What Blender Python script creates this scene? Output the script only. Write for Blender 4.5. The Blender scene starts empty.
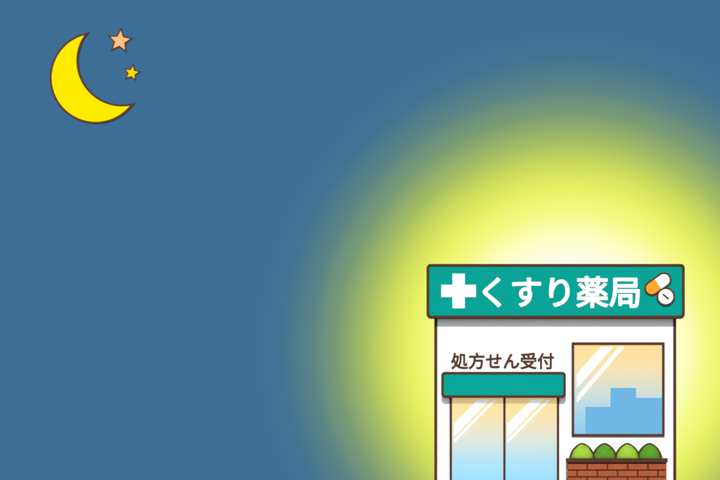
import bpy, bmesh, math, random
from mathutils import Vector, noise
random.seed(4)
S = 0.02            # one drawing unit of the shop elevation = 2 cm
sc = bpy.context.scene
sc.view_settings.view_transform = 'Standard'
sc.view_settings.look = 'None'
sc.view_settings.exposure = 0
COL = sc.collection

def lin(c):
    c = c/255.0
    return c/12.92 if c <= 0.04045 else ((c+0.055)/1.055)**2.4
def L(r, g, b, k=1.0):
    return (lin(r)*k, lin(g)*k, lin(b)*k, 1.0)
def ex(px): return (px-555)*S
def ez(py): return (510-py)*S

# ---------------------------------------------------------------- materials
K = 0.82
def mat(name, rgb, rough=0.7, var=0.03, scale=6.0, bump=0.0, bscale=120, k=K, spec=0.1, emit=0.0):
    m = bpy.data.materials.new(name); m.use_nodes = True
    nt = m.node_tree; b = nt.nodes['Principled BSDF']
    tc = nt.nodes.new('ShaderNodeTexCoord')
    n = nt.nodes.new('ShaderNodeTexNoise'); n.inputs['Scale'].default_value = scale
    n.inputs['Detail'].default_value = 5
    nt.links.new(tc.outputs['Object'], n.inputs['Vector'])
    r = nt.nodes.new('ShaderNodeValToRGB')
    c = L(*rgb, k)
    r.color_ramp.elements[0].position = 0.3; r.color_ramp.elements[1].position = 0.7
    r.color_ramp.elements[0].color = tuple(x*(1-var) for x in c[:3])+(1,)
    r.color_ramp.elements[1].color = tuple(min(1, x*(1+var)) for x in c[:3])+(1,)
    nt.links.new(n.outputs['Fac'], r.inputs['Fac'])
    nt.links.new(r.outputs['Color'], b.inputs['Base Color'])
    b.inputs['Roughness'].default_value = rough
    b.inputs['Specular IOR Level'].default_value = spec
    if emit > 0:
        nt.links.new(r.outputs['Color'], b.inputs['Emission Color'])
        b.inputs['Emission Strength'].default_value = emit
    if bump > 0:
        n2 = nt.nodes.new('ShaderNodeTexNoise'); n2.inputs['Scale'].default_value = bscale
        nt.links.new(tc.outputs['Object'], n2.inputs['Vector'])
        bp = nt.nodes.new('ShaderNodeBump'); bp.inputs['Strength'].default_value = bump
        bp.inputs['Distance'].default_value = 0.004
        nt.links.new(n2.outputs['Fac'], bp.inputs['Height'])
        nt.links.new(bp.outputs['Normal'], b.inputs['Normal'])
    return m

M_wall  = mat('white_plaster', (255,255,255), 0.85, 0.01, 3, 0.15, k=0.84)
M_teal  = mat('teal_paint', (3,162,148), 0.7, 0.02, 4, k=0.75, spec=0.02)
M_brown = mat('dark_brown_trim', (84,52,38), 0.6, 0.06, 12, spec=0.04)
M_letter= mat('white_acrylic', (255,255,255), 0.5, 0.0, k=0.85)
M_brick = mat('brick', (165,84,48), 0.85, 0.12, 9, 0.4)
M_mortar= mat('mortar', (84,46,34), 0.9, 0.1, 20)
M_soil  = mat('soil', (70,48,36), 0.95, 0.3, 30)
M_green1= mat('leaf_light', (142,188,52), 0.75, 0.08, 12)
M_green2= mat('leaf_dark', (84,144,34), 0.75, 0.08, 12)
M_orange= mat('orange_gelatine', (245,160,35), 0.4, 0.02)
M_pill  = mat('tablet_white', (255,252,245), 0.5, 0.0)
M_roof  = mat('roof_membrane', (150,155,155), 0.9, 0.08)
M_asph  = mat('asphalt', (62,63,66), 0.9, 0.2, 40, 0.6, k=1)
M_pave  = mat('pavement_concrete', (190,186,178), 0.9, 0.06, 8, 0.3, k=1)
M_kerb  = mat('kerb_stone', (170,168,162), 0.9, 0.08, 12, k=1)
M_line  = mat('road_paint', (225,225,220), 0.8, 0.08, 20, k=1)
M_ground= mat('ground_earth', (120,120,105), 0.95, 0.15, 0.7, k=1)
M_sil   = mat('blue_silhouette', (108,178,222), 0.6, 0.01, k=0.42, emit=1.1, spec=0.02)  # blue city silhouette in the window, glow put into its colour
M_reflect  = mat('white_reflection', (255,255,255), 0.5, 0.0, k=0.8, emit=0.3)  # glass reflections painted as faintly glowing white strips

def glass(name, z0, z1, stops):  # lit interior painted into the pane as a glowing vertical gradient
    m = bpy.data.materials.new(name); m.use_nodes = True
    nt = m.node_tree; b = nt.nodes['Principled BSDF']
    g = nt.nodes.new('ShaderNodeNewGeometry')
    sx = nt.nodes.new('ShaderNodeSeparateXYZ'); nt.links.new(g.outputs['Position'], sx.inputs[0])
    mr = nt.nodes.new('ShaderNodeMapRange')
    mr.inputs['From Min'].default_value = z0; mr.inputs['From Max'].default_value = z1
    nt.links.new(sx.outputs['Z'], mr.inputs['Value'])
    r = nt.nodes.new('ShaderNodeValToRGB')
    els = r.color_ramp.elements
    while len(els) > 1: els.remove(els[-1])
    els[0].position = stops[0][0]; els[0].color = L(*stops[0][1])
    for p, c in stops[1:]:
        e = els.new(p); e.color = L(*c)
    nt.links.new(mr.outputs[0], r.inputs['Fac'])
    mx = nt.nodes.new('ShaderNodeMix'); mx.data_type = 'RGBA'; mx.blend_type = 'MULTIPLY'
    mx.inputs['Factor'].default_value = 1
    nt.links.new(r.outputs['Color'], mx.inputs['A']); mx.inputs['B'].default_value = (0.38,0.38,0.38,1)
    nt.links.new(mx.outputs['Result'], b.inputs['Base Color'])
    nt.links.new(r.outputs['Color'], b.inputs['Emission Color'])
    b.inputs['Emission Strength'].default_value = 0.5
    b.inputs['Roughness'].default_value = 0.35
    b.inputs['Specular IOR Level'].default_value = 0.1
    return m

def glow(name, rgb, strength=1.0):
    m = bpy.data.materials.new(name); m.use_nodes = True
    nt = m.node_tree; b = nt.nodes['Principled BSDF']
    tc = nt.nodes.new('ShaderNodeTexCoord')
    n = nt.nodes.new('ShaderNodeTexNoise'); n.inputs['Scale'].default_value = 1.5
    nt.links.new(tc.outputs['Object'], n.inputs['Vector'])
    r = nt.nodes.new('ShaderNodeValToRGB')
    c = L(*rgb)
    r.color_ramp.elements[0].color = tuple(x*0.97 for x in c[:3])+(1,)
    r.color_ramp.elements[1].color = c
    nt.links.new(n.outputs['Fac'], r.inputs['Fac'])
    nt.links.new(r.outputs['Color'], b.inputs['Emission Color'])
    b.inputs['Emission Strength'].default_value = strength*0.85
    b.inputs['Base Color'].default_value = tuple(x*0.15 for x in c[:3])+(1,)
    b.inputs['Roughness'].default_value = 0.9
    b.inputs['Specular IOR Level'].default_value = 0.0
    return m

# ---------------------------------------------------------------- helpers
def empty(name, loc=(0,0,0)):
    o = bpy.data.objects.new(name, None); o.location = loc; COL.objects.link(o); return o
def finish(bm, name, m, parent=None, bevel=0, loc=None, smooth=False, recalc=True):
    if recalc: bmesh.ops.recalc_face_normals(bm, faces=bm.faces)
    me = bpy.data.meshes.new(name); bm.to_mesh(me); bm.free()
    for mm in (m if isinstance(m, list) else [m]): me.materials.append(mm)
    if smooth:
        for p in me.polygons: p.use_smooth = True
    o = bpy.data.objects.new(name, me); COL.objects.link(o)
    if parent:
        o.parent = parent
        o.location = -parent.location if loc is None else loc
    elif loc: o.location = loc
    if bevel:
        b = o.modifiers.new('bevel', 'BEVEL'); b.width = bevel; b.segments = 2; b.limit_method = 'ANGLE'
    return o
def prism(name, pts, y0, y1, m, parent=None, bevel=0, **k):
    bm = bmesh.new()
    a = [bm.verts.new((x, y0, z)) for x, z in pts]
    b = [bm.verts.new((x, y1, z)) for x, z in pts]
    bm.faces.new(a); bm.faces.new(b[::-1]); n = len(pts)
    for i in range(n): bm.faces.new((a[i], a[(i+1)%n], b[(i+1)%n], b[i]))
    return finish(bm, name, m, parent, bevel, **k)
def ring(name, po, pi, y0, y1, m, parent=None, **k):
    bm = bmesh.new(); n = len(po)
    V = [[bm.verts.new((x, y, z)) for x, z in p] for p, y in ((po,y0),(pi,y0),(pi,y1),(po,y1))]
    for j in range(4):
        A, B = V[j], V[(j+1)%4]
        for i in range(n): bm.faces.new((A[i], A[(i+1)%n], B[(i+1)%n], B[i]))
    return finish(bm, name, m, parent, **k)
def rrect(x0, x1, z0, z1, r, n=6):
    out = []
    for cx, cz, a0 in ((x1-r,z1-r,0),(x0+r,z1-r,90),(x0+r,z0+r,180),(x1-r,z0+r,270)):
        for i in range(n+1):
            a = math.radians(a0+90*i/n); out.append((cx+r*math.cos(a), cz+r*math.sin(a)))
    return out
def R(px0, px1, py0, py1, r):   # elevation units, py0 top
    return rrect(ex(px0), ex(px1), ez(py1), ez(py0), r*S)
def box(name, x0,x1,y0,y1,z0,z1, m, parent=None, bevel=0, **k):
    return prism(name, [(x0,z0),(x1,z0),(x1,z1),(x0,z1)], y0, y1, m, parent, bevel, **k)

def text(name, body, x0, x1, z0, z1, y0, y1, m, parent, bold=0.0, copies=12):
    """Heavy rounded lettering: the glyph swept round a small circle, each layer a hair behind the last."""
    cu = bpy.data.curves.new(name, 'FONT'); cu.body = body; cu.size = 1.0
    cu.extrude = 0.02; cu.resolution_u = 5
    t = bpy.data.objects.new(name+'_tmp', cu); COL.objects.link(t)
    bpy.context.view_layer.update()
    dg = bpy.context.evaluated_depsgraph_get()
    me = bpy.data.meshes.new_from_object(t.evaluated_get(dg))
    bpy.data.objects.remove(t)
    xs = [v.co.x for v in me.vertices]; ys = [v.co.y for v in me.vertices]; zs=[v.co.z for v in me.vertices]
    bx = bold*S; X0_, X1_, Z0_, Z1_ = x0+bx, x1-bx, z0+bx, z1-bx
    for v in me.vertices:
        fx = (v.co.x-min(xs))/(max(xs)-min(xs)); fy = (v.co.y-min(ys))/(max(ys)-min(ys))
        fz = (v.co.z-min(zs))/(max(zs)-min(zs))
        v.co = (X0_+fx*(X1_-X0_), y1+fz*(y0-y1), Z0_+fy*(Z1_-Z0_))
    bm = bmesh.new()
    for i in range(copies):
        n0 = len(bm.verts); bm.from_mesh(me); bm.verts.ensure_lookup_table()
        a = 2*math.pi*i/copies
        for v in bm.verts[n0:]:
            v.co += Vector((bx*math.cos(a), 0.0003*i, bx*math.sin(a)))
    return finish(bm, name, m, parent, recalc=False)

# ---------------------------------------------------------------- sky backdrop
Rd = 120.0
bm = bmesh.new()
na, ne = 96, 40
grid = []
for j in range(ne+1):
    e = math.radians(-3 + 91*j/ne)
    grid.append([bm.verts.new((Rd*math.cos(e)*math.sin(math.radians(-100+200*i/na)),
                               Rd*math.cos(e)*math.cos(math.radians(-100+200*i/na)), Rd*math.sin(e))) for i in range(na+1)])
for j in range(ne):
    for i in range(na):
        bm.faces.new((grid[j][i], grid[j][i+1], grid[j+1][i+1], grid[j+1][i]))
ms = bpy.data.materials.new('night_sky'); ms.use_nodes = True
nt = ms.node_tree; nt.nodes.clear()
out = nt.nodes.new('ShaderNodeOutputMaterial'); em = nt.nodes.new('ShaderNodeEmission')
tc = nt.nodes.new('ShaderNodeTexCoord')
dist = nt.nodes.new('ShaderNodeVectorMath'); dist.operation = 'DISTANCE'
C = Vector((1.2, 119.4, 11.3))     # centre of the yellow halo put into the sky colour
dist.inputs[1].default_value = C
nt.links.new(tc.outputs['Object'], dist.inputs[0])
mr = nt.nodes.new('ShaderNodeMapRange'); mr.inputs['From Max'].default_value = 28.0
nt.links.new(dist.outputs['Value'], mr.inputs['Value'])
rp = nt.nodes.new('ShaderNodeValToRGB')
u = 0.0798/28.0
blue = (61,110,149)
stops = [(0,(255,255,250)),(85,(255,255,240)),(110,(253,254,198)),(135,(245,250,135)),(158,(232,242,100)),
         (180,(207,222,92)),(205,(165,189,99)),(230,(124,158,115)),(258,(90,131,133)),(285,(69,116,146)),(315,blue)]
els = rp.color_ramp.elements
els[0].position = 0; els[0].color = L(*stops[0][1])
els[1].position = min(1, stops[-1][0]*u); els[1].color = L(*blue)
for r_, c_ in stops[1:-1]:
    e = els.new(r_*u); e.color = L(*c_)
nt.links.new(mr.outputs[0], rp.inputs['Fac']); nt.links.new(rp.outputs['Color'], em.inputs['Color'])
nt.links.new(em.outputs[0], out.inputs['Surface'])
finish(bm, 'sky', ms, smooth=True)

# ---------------------------------------------------------------- ground
def sheet(name, x0,x1,y0,y1,z,m):
    bm = bmesh.new()
    bm.faces.new([bm.verts.new(p) for p in ((x0,y0,z),(x1,y0,z),(x1,y1,z),(x0,y1,z))])
    return finish(bm, name, m, recalc=False)
sheet('ground', -400,400,-400,400,-0.13,M_ground)
sheet('road', -200,200,-11.0,-4.0,-0.126,M_asph)
box('pavement', -60,60,-3.85,8.5,-0.128,0.0,M_pave)
box('kerb', -60,60,-4.0,-3.852,-0.128,0.008,M_kerb, bevel=0.015)
bm = bmesh.new()
for i in range(-14, 15):
    x = i*4.0
    bm.faces.new([bm.verts.new(p) for p in ((x,-7.57,-0.122),(x+2,-7.57,-0.122),(x+2,-7.43,-0.122),(x,-7.43,-0.122))])
finish(bm, 'road_marking', M_line, recalc=False)

# ---------------------------------------------------------------- pharmacy
B = empty('pharmacy_building', (0,0,0))
box('walls', ex(435.5), ex(675), 0, 5.0, 0, ez(270), M_wall, B)
for n_, a, b in (('corner_trim_a',434.3,437.3),('corner_trim_b',673.2,676.2)):
    box(n_, ex(a), ex(b), -0.012, 0.06, 0, ez(319), M_brown, B)
box('base_trim', ex(437.5), ex(450), -0.010, -0.0, 0, 0.05, M_brown, B)
box('base_trim_2', ex(560), ex(673), -0.010, -0.0, 0, 0.05, M_brown, B)
box('roof_surface', ex(434), ex(676.5), 0.06, 5.05, ez(270)+0.002, ez(268), M_roof, B)

# sign
G = empty('pharmacy_sign', (0,-0.1,ez(291)))
prism('sign_board', R(428.5,683,266,317.5,3), -0.15, -0.001, M_teal, G)
ring('sign_border', R(427,684.3,264.8,319,4), R(429.8,681.5,267.6,316.2,2.2), -0.158, -0.003, M_brown, G, bevel=0.005)
c0, c1, t = 459, 291.8, 6.2
h = 17.3
pts = [(c0-t,c1-h),(c0+t,c1-h),(c0+t,c1-t),(c0+h,c1-t),(c0+h,c1+t),(c0+t,c1+t),(c0+t,c1+h),(c0-t,c1+h),(c0-t,c1+t),(c0-h,c1+t),(c0-h,c1-t),(c0-t,c1-t)]
prism('white_cross', [(ex(a),ez(b)) for a,b in pts], -0.160, -0.148, M_letter, G, 0.004)
text('lettering', 'くすり薬局', ex(483), ex(639.5), ez(308.8), ez(276.8), -0.160, -0.146, M_letter, G, 0.75)

# pills
def capsule_pts(cx, cy, hl, r, ang, half=0, n=14):
    ca, sa = math.cos(ang), math.sin(ang); o = []
    if half >= 0:
        for i in range(n+1):
            a = -math.pi/2+math.pi*i/n; o.append((hl-r+r*math.cos(a), r*math.sin(a)))
    else: o += [(0,-r),(0,r)]
    if half <= 0:
        for i in range(n+1):
            a = math.pi/2+math.pi*i/n; o.append((-(hl-r)+r*math.cos(a), r*math.sin(a)))
    else: o += [(0,r),(0,-r)]
    return [(ex(cx)+(x*ca-y*sa)*S, ez(cy)+(x*sa+y*ca)*S) for x, y in o]
A = math.radians(35)
prism('capsule_outline', capsule_pts(657.5,285,15,7.6,A), -0.160, -0.149, M_brown, G)
prism('capsule_cap', capsule_pts(657.5,285,13.2,5.8,A,1), -0.168, -0.158, M_pill, G, 0.004)
prism('capsule_body', capsule_pts(657.5,285,13.2,5.8,A,-1), -0.168, -0.158, M_orange, G, 0.004)
prism('tablet_outline', capsule_pts(665.3,297.5,9.2,9.2,0), -0.172, -0.149, M_brown, G)
prism('tablet', capsule_pts(665.3,297.5,7.5,7.5,0), -0.178, -0.170, M_pill, G, 0.004)
prism('tablet_score', capsule_pts(665.3,297.5,4,0.8,math.radians(-40)), -0.181, -0.176, M_brown, G)

# door
D = empty('automatic_door', (0,0,0)); D.parent = B; 
ring('door_frame', R(449.6,559.2,394,512,0.8), R(452.0,556.8,396.5,509,0.3), -0.024, 0.0, M_brown, D)
box('door_mullion', ex(503.3), ex(505.6), -0.022, -0.0005, 0.02, ez(396.6), M_brown, D)
M_gd = glass('door_glass', ez(480), ez(397), [(0,(150,220,252)),(0.25,(178,224,240)),(0.5,(222,228,212)),(0.8,(250,226,168)),(1,(254,222,150))])
box('door_pane_a', ex(452.1), ex(503.2), -0.012, -0.001, 0.02, ez(396.6), M_gd, D)
box('door_pane_b', ex(505.7), ex(556.7), -0.012, -0.001, 0.02, ez(396.6), M_gd, D)
def streak(name, p, y, par):  # painted reflection streak lying on a pane
    prism(name, [(ex(a),ez(b)) for a,b in p], y-0.003, y, M_reflect, par)
streak('pane_reflection_1', [(478,399.5),(490,399.5),(454,437),(454,424)], -0.0125, D)
streak('pane_reflection_2', [(493.5,399.5),(497,399.5),(454,443.5),(454,440)], -0.0125, D)
streak('pane_reflection_3', [(532,399.5),(544,399.5),(507.5,437),(507.5,424)], -0.0125, D)
streak('pane_reflection_4', [(547.5,399.5),(551,399.5),(507.5,443.5),(507.5,440)], -0.0125, D)
prism('door_canopy', R(443,564.3,373.5,396.8,2.5), -0.12, 0.0, M_teal, B)
ring('door_canopy_border', R(441.6,565.8,372.2,398,3.6), R(444.1,563.3,374.7,395.5,1.8), -0.128, -0.001, M_brown, B, bevel=0.005)

# window
W = empty('shop_window', (0,0,0)); W.parent = B
ring('window_frame', R(571.6,664.6,342.4,436.8,0.8), R(574.2,662.0,345.0,434.2,0.3), -0.024, 0.0, M_brown, W)
M_gw = glass('window_glass', ez(434), ez(345), [(0,(140,198,236)),(0.2,(160,208,232)),(0.45,(205,220,214)),(0.75,(246,224,170)),(1,(254,220,148))])
box('window_pane', ex(574.3), ex(661.9), -0.012, -0.001, ez(434.1), ez(345.1), M_gw, W)
prism('city_silhouette', [(ex(a),ez(b)) for a,b in ((585.5,434),(585.5,407),(610.5,407),(610.5,388),(636,388),(636,398),(661.8,398),(661.8,434))], -0.016, -0.0121, M_sil, W)  # flat silhouette of the city in the window
streak('window_reflection_1', [(601,347),(613.5,347),(577,388),(577,374)], -0.0125, W)
streak('window_reflection_2', [(619,347),(624.5,347),(577,402.5),(577,396.5)], -0.0125, W)

T = empty('prescription_sign', (ex(502), 0, ez(361)))
text('lettering', '処方せん受付', ex(451), ex(554), ez(369.3), ez(352.6), -0.010, 0.002, M_brown, T, 0.4)

# ---------------------------------------------------------------- planter
PY0, PY1 = -0.40, -0.04
Pl = empty('brick_planter', (ex(615),-0.2,0))
X0, X1 = ex(567), ex(665.3)
zt = ez(458.5)
bm = bmesh.new()
def addbox(bm, x0,x1,y0,y1,z0,z1, mi=0):
    vs = [bm.verts.new((x,y,z)) for x in (x0,x1) for y in (y0,y1) for z in (z0,z1)]
    for f in ((0,1,3,2),(4,6,7,5),(0,4,5,1),(2,3,7,6),(0,2,6,4),(1,5,7,3)):
        fc = bm.faces.new([vs[i] for i in f]); fc.material_index = mi
addbox(bm, X0+0.012, X1-0.012, PY0+0.012, PY1, 0, zt-0.09)
finish(bm, 'mortar_core', M_mortar, Pl)
bm = bmesh.new()
rh, gap = 0.135, 0.028
z = zt-0.09-gap; row = 0
while z-rh+gap > -0.02:
    z0 = max(0.003, z-(rh-gap)); bl = 0.40
    x = X0 - (bl/2 if row%2 else 0)
    while x < X1-0.02:
        a, b = max(x+gap/2, X0), min(x+bl-gap/2, X1)
        if b-a > 0.03: addbox(bm, a+random.uniform(-.002,.002), b, PY0+random.uniform(-.003,.002), PY0+0.1, z0, z)
        x += bl
    for xa, xb in ((X0-0.001, X0+0.06), (X1-0.06, X1+0.001)):
        addbox(bm, xa, xb, PY0+0.13, PY1-0.03, z0, z)
    z -= rh; row += 1
finish(bm, 'bricks', M_brick, Pl, 0.006)
box('planter_rim', X0-0.025, X1+0.025, PY0-0.02, PY0+0.04, zt-0.088, zt, M_brown, Pl, 0.008)
box('planter_rim_back', X0-0.025, X1+0.025, PY1-0.05, PY1, zt-0.088, zt, M_brown, Pl, 0.008)
box('planter_rim_side_a', X0-0.025, X0+0.05, PY0+0.042, PY1-0.052, zt-0.088, zt, M_brown, Pl, 0.008)
box('planter_rim_side_b', X1-0.05, X1+0.025, PY0+0.042, PY1-0.052, zt-0.088, zt, M_brown, Pl, 0.008)
box('soil', X0+0.05, X1-0.05, PY0+0.042, PY1-0.052, zt-0.089, zt-0.02, M_soil, Pl)

def egg(t, w, h):      # half-width at height fraction t
    return w*(1-t**2.0)**0.66
def shrub(cx, w, h, mi, yc):
    m = M_green1 if mi == 0 else M_green2
    E = empty('shrub', (cx, yc, zt-0.03))
    bm = bmesh.new(); nr, ns = 18, 28; rings = []
    for j in range(nr):
        t = j/nr; r = egg(t, w, h)*(0.95+0.05*min(1,t*5))
        rr = []
        for i in range(ns):
            a = 2*math.pi*i/ns
            p = Vector((r*math.cos(a), 0.62*r*math.sin(a), t*h))
            d = noise.noise(p*14+Vector((cx*9,0,0)))*0.012
            rr.append(bm.verts.new((p.x*(1+d*3), p.y*(1+d*3), p.z+d*0.5)))
        rings.append(rr)
    top = bm.verts.new((0,0,h))
    for j in range(nr-1):
        for i in range(ns): bm.faces.new((rings[j][i], rings[j][(i+1)%ns], rings[j+1][(i+1)%ns], rings[j+1][i]))
    for i in range(ns): bm.faces.new((rings[-1][i], rings[-1][(i+1)%ns], top))
    bm.faces.new(rings[0][::-1])
    finish(bm, 'crown', m, E, loc=(0,0,0), smooth=True)
    bm = bmesh.new()
    for _ in range(500):
        t = random.random()**0.9*0.97; a = random.uniform(0, 2*math.pi); r = egg(t, w, h)*0.985
        n = Vector((math.cos(a), math.sin(a)/0.62, t*1.2)).normalized()
        c = Vector((r*math.cos(a), 0.62*r*math.sin(a), t*h)) + n*0.002
        d = (Vector((random.uniform(-1,1), random.uniform(-1,1), random.uniform(0.2,1)))).normalized()
        d = (d - n*d.dot(n)*0.88).normalized()
        s = n.cross(d).normalized(); l = random.uniform(0.012,0.022); ww = l*0.5
        bm.faces.new([bm.verts.new(q) for q in (c, c+d*l*.5+s*ww*.6, c+d*l, c+d*l*.5-s*ww*.6)])
    finish(bm, 'leaves', m, E, loc=(0,0,0), recalc=False)
    pts = []
    for i in range(41):
        t = i/40; pts.append((egg(t,w+0.036,h), t*(h+0.034)))
    pts = pts + [(-x, zz) for x, zz in pts[::-1][1:]]
    prism('outline_backing', pts, 0.01, 0.035, M_brown, E, loc=(0,0,0))  # flat brown outline shape behind the crown
for cx, mi, yc in ((582.0,0,-0.23),(604.3,1,-0.20),(627,0,-0.23),(649,1,-0.20)):
    shrub(ex(cx), 0.222, 0.305, mi, yc)

# ---------------------------------------------------------------- moon and stars
M_moon = glow('moon_yellow', (255,232,0)); M_peach = glow('star_peach', (250,190,124)); M_star = glow('star_yellow', (255,214,0))
M_rim = mat('night_brown_rim', (88,56,44), 0.7, 0.05)
def crescent(r1, c2, r2, n=48):
    d = math.hypot(*c2); a = (r1*r1-r2*r2+d*d)/(2*d); hh = math.sqrt(r1*r1-a*a)
    ux, uz = c2[0]/d, c2[1]/d
    p = (a*ux - hh*uz, a*uz + hh*ux); q = (a*ux + hh*uz, a*uz - hh*ux)
    a0 = math.atan2(p[1], p[0]); a1 = math.atan2(q[1], q[0])
    while a1 < a0: a1 += 2*math.pi
    pts = [(r1*math.cos(a0+(a1-a0)*i/n), r1*math.sin(a0+(a1-a0)*i/n)) for i in range(n+1)]
    b0 = math.atan2(q[1]-c2[1], q[0]-c2[0]); b1 = math.atan2(p[1]-c2[1], p[0]-c2[0])
    while b0 < b1: b0 += 2*math.pi
    pts += [(c2[0]+r2*math.cos(b0+(b1-b0)*i/n), c2[1]+r2*math.sin(b0+(b1-b0)*i/n)) for i in range(1,n)]
    return pts
k = 0.035
def sc2(p, s): return [(a*s, b*s) for a, b in p]
Mo = empty('crescent_moon', (-16.065, 30, 14.745))
prism('moon_rim', sc2(crescent(46.2,(26.3,17),43.6),k), -0.04, 0.04, M_rim, Mo, loc=(0,0,0))
prism('moon_body', sc2(crescent(44.0,(26.3,17),45.7),k), -0.06, 0.06, M_moon, Mo, 0.015, loc=(0,0,0))
def star(loc, Ro, rot, m, st):
    E = empty('star', loc)
    def sp(R1, r1): return [((R1 if i%2==0 else r1)*k*math.cos(math.radians(90+rot+36*i)), (R1 if i%2==0 else r1)*k*math.sin(math.radians(90+rot+36*i))) for i in range(10)]
    prism('star_rim', sp(Ro, Ro*0.46), -0.025, 0.025, M_rim, E, loc=(0,0,0))
    prism('star_body', sp(Ro-st*2.1, (Ro*0.46)-st*0.95), -0.04, 0.04, m, E, 0.008, loc=(0,0,0))
star((-15.225,30,16.04), 13.8, -6, M_peach, 1.7)
star((-14.805,30,14.92), 9.6, -10, M_star, 1.5)

# ---------------------------------------------------------------- light
w = bpy.data.worlds.new('World'); sc.world = w; w.use_nodes = True
nt = w.node_tree; bg = nt.nodes['Background']
sk = nt.nodes.new('ShaderNodeTexSky'); sk.sky_type = 'NISHITA'; sk.sun_disc = False
sk.sun_elevation = math.radians(45); sk.sun_rotation = math.radians(180)
nt.links.new(sk.outputs[0], bg.inputs['Color']); bg.inputs['Strength'].default_value = 0.15
sl = bpy.data.lights.new('sun', 'SUN'); sl.energy = 3.7; sl.angle = math.radians(0.5); sl.color = (1.0,0.95,0.88)
so = bpy.data.objects.new('sun', sl); COL.objects.link(so); so.rotation_euler = (math.radians(45),0,0); so.location = (0,-10,20)

# ---------------------------------------------------------------- camera
cd = bpy.data.cameras.new('camera'); cam = bpy.data.objects.new('camera', cd); COL.objects.link(cam)
cam.location = (0,-40,0.5); cam.rotation_euler = (math.radians(90),0,0)
cd.lens = 100; cd.sensor_width = 36; cd.shift_x = -3.9/14.4; cd.shift_y = 4.9/14.4; cd.clip_end = 1500
sc.camera = cam
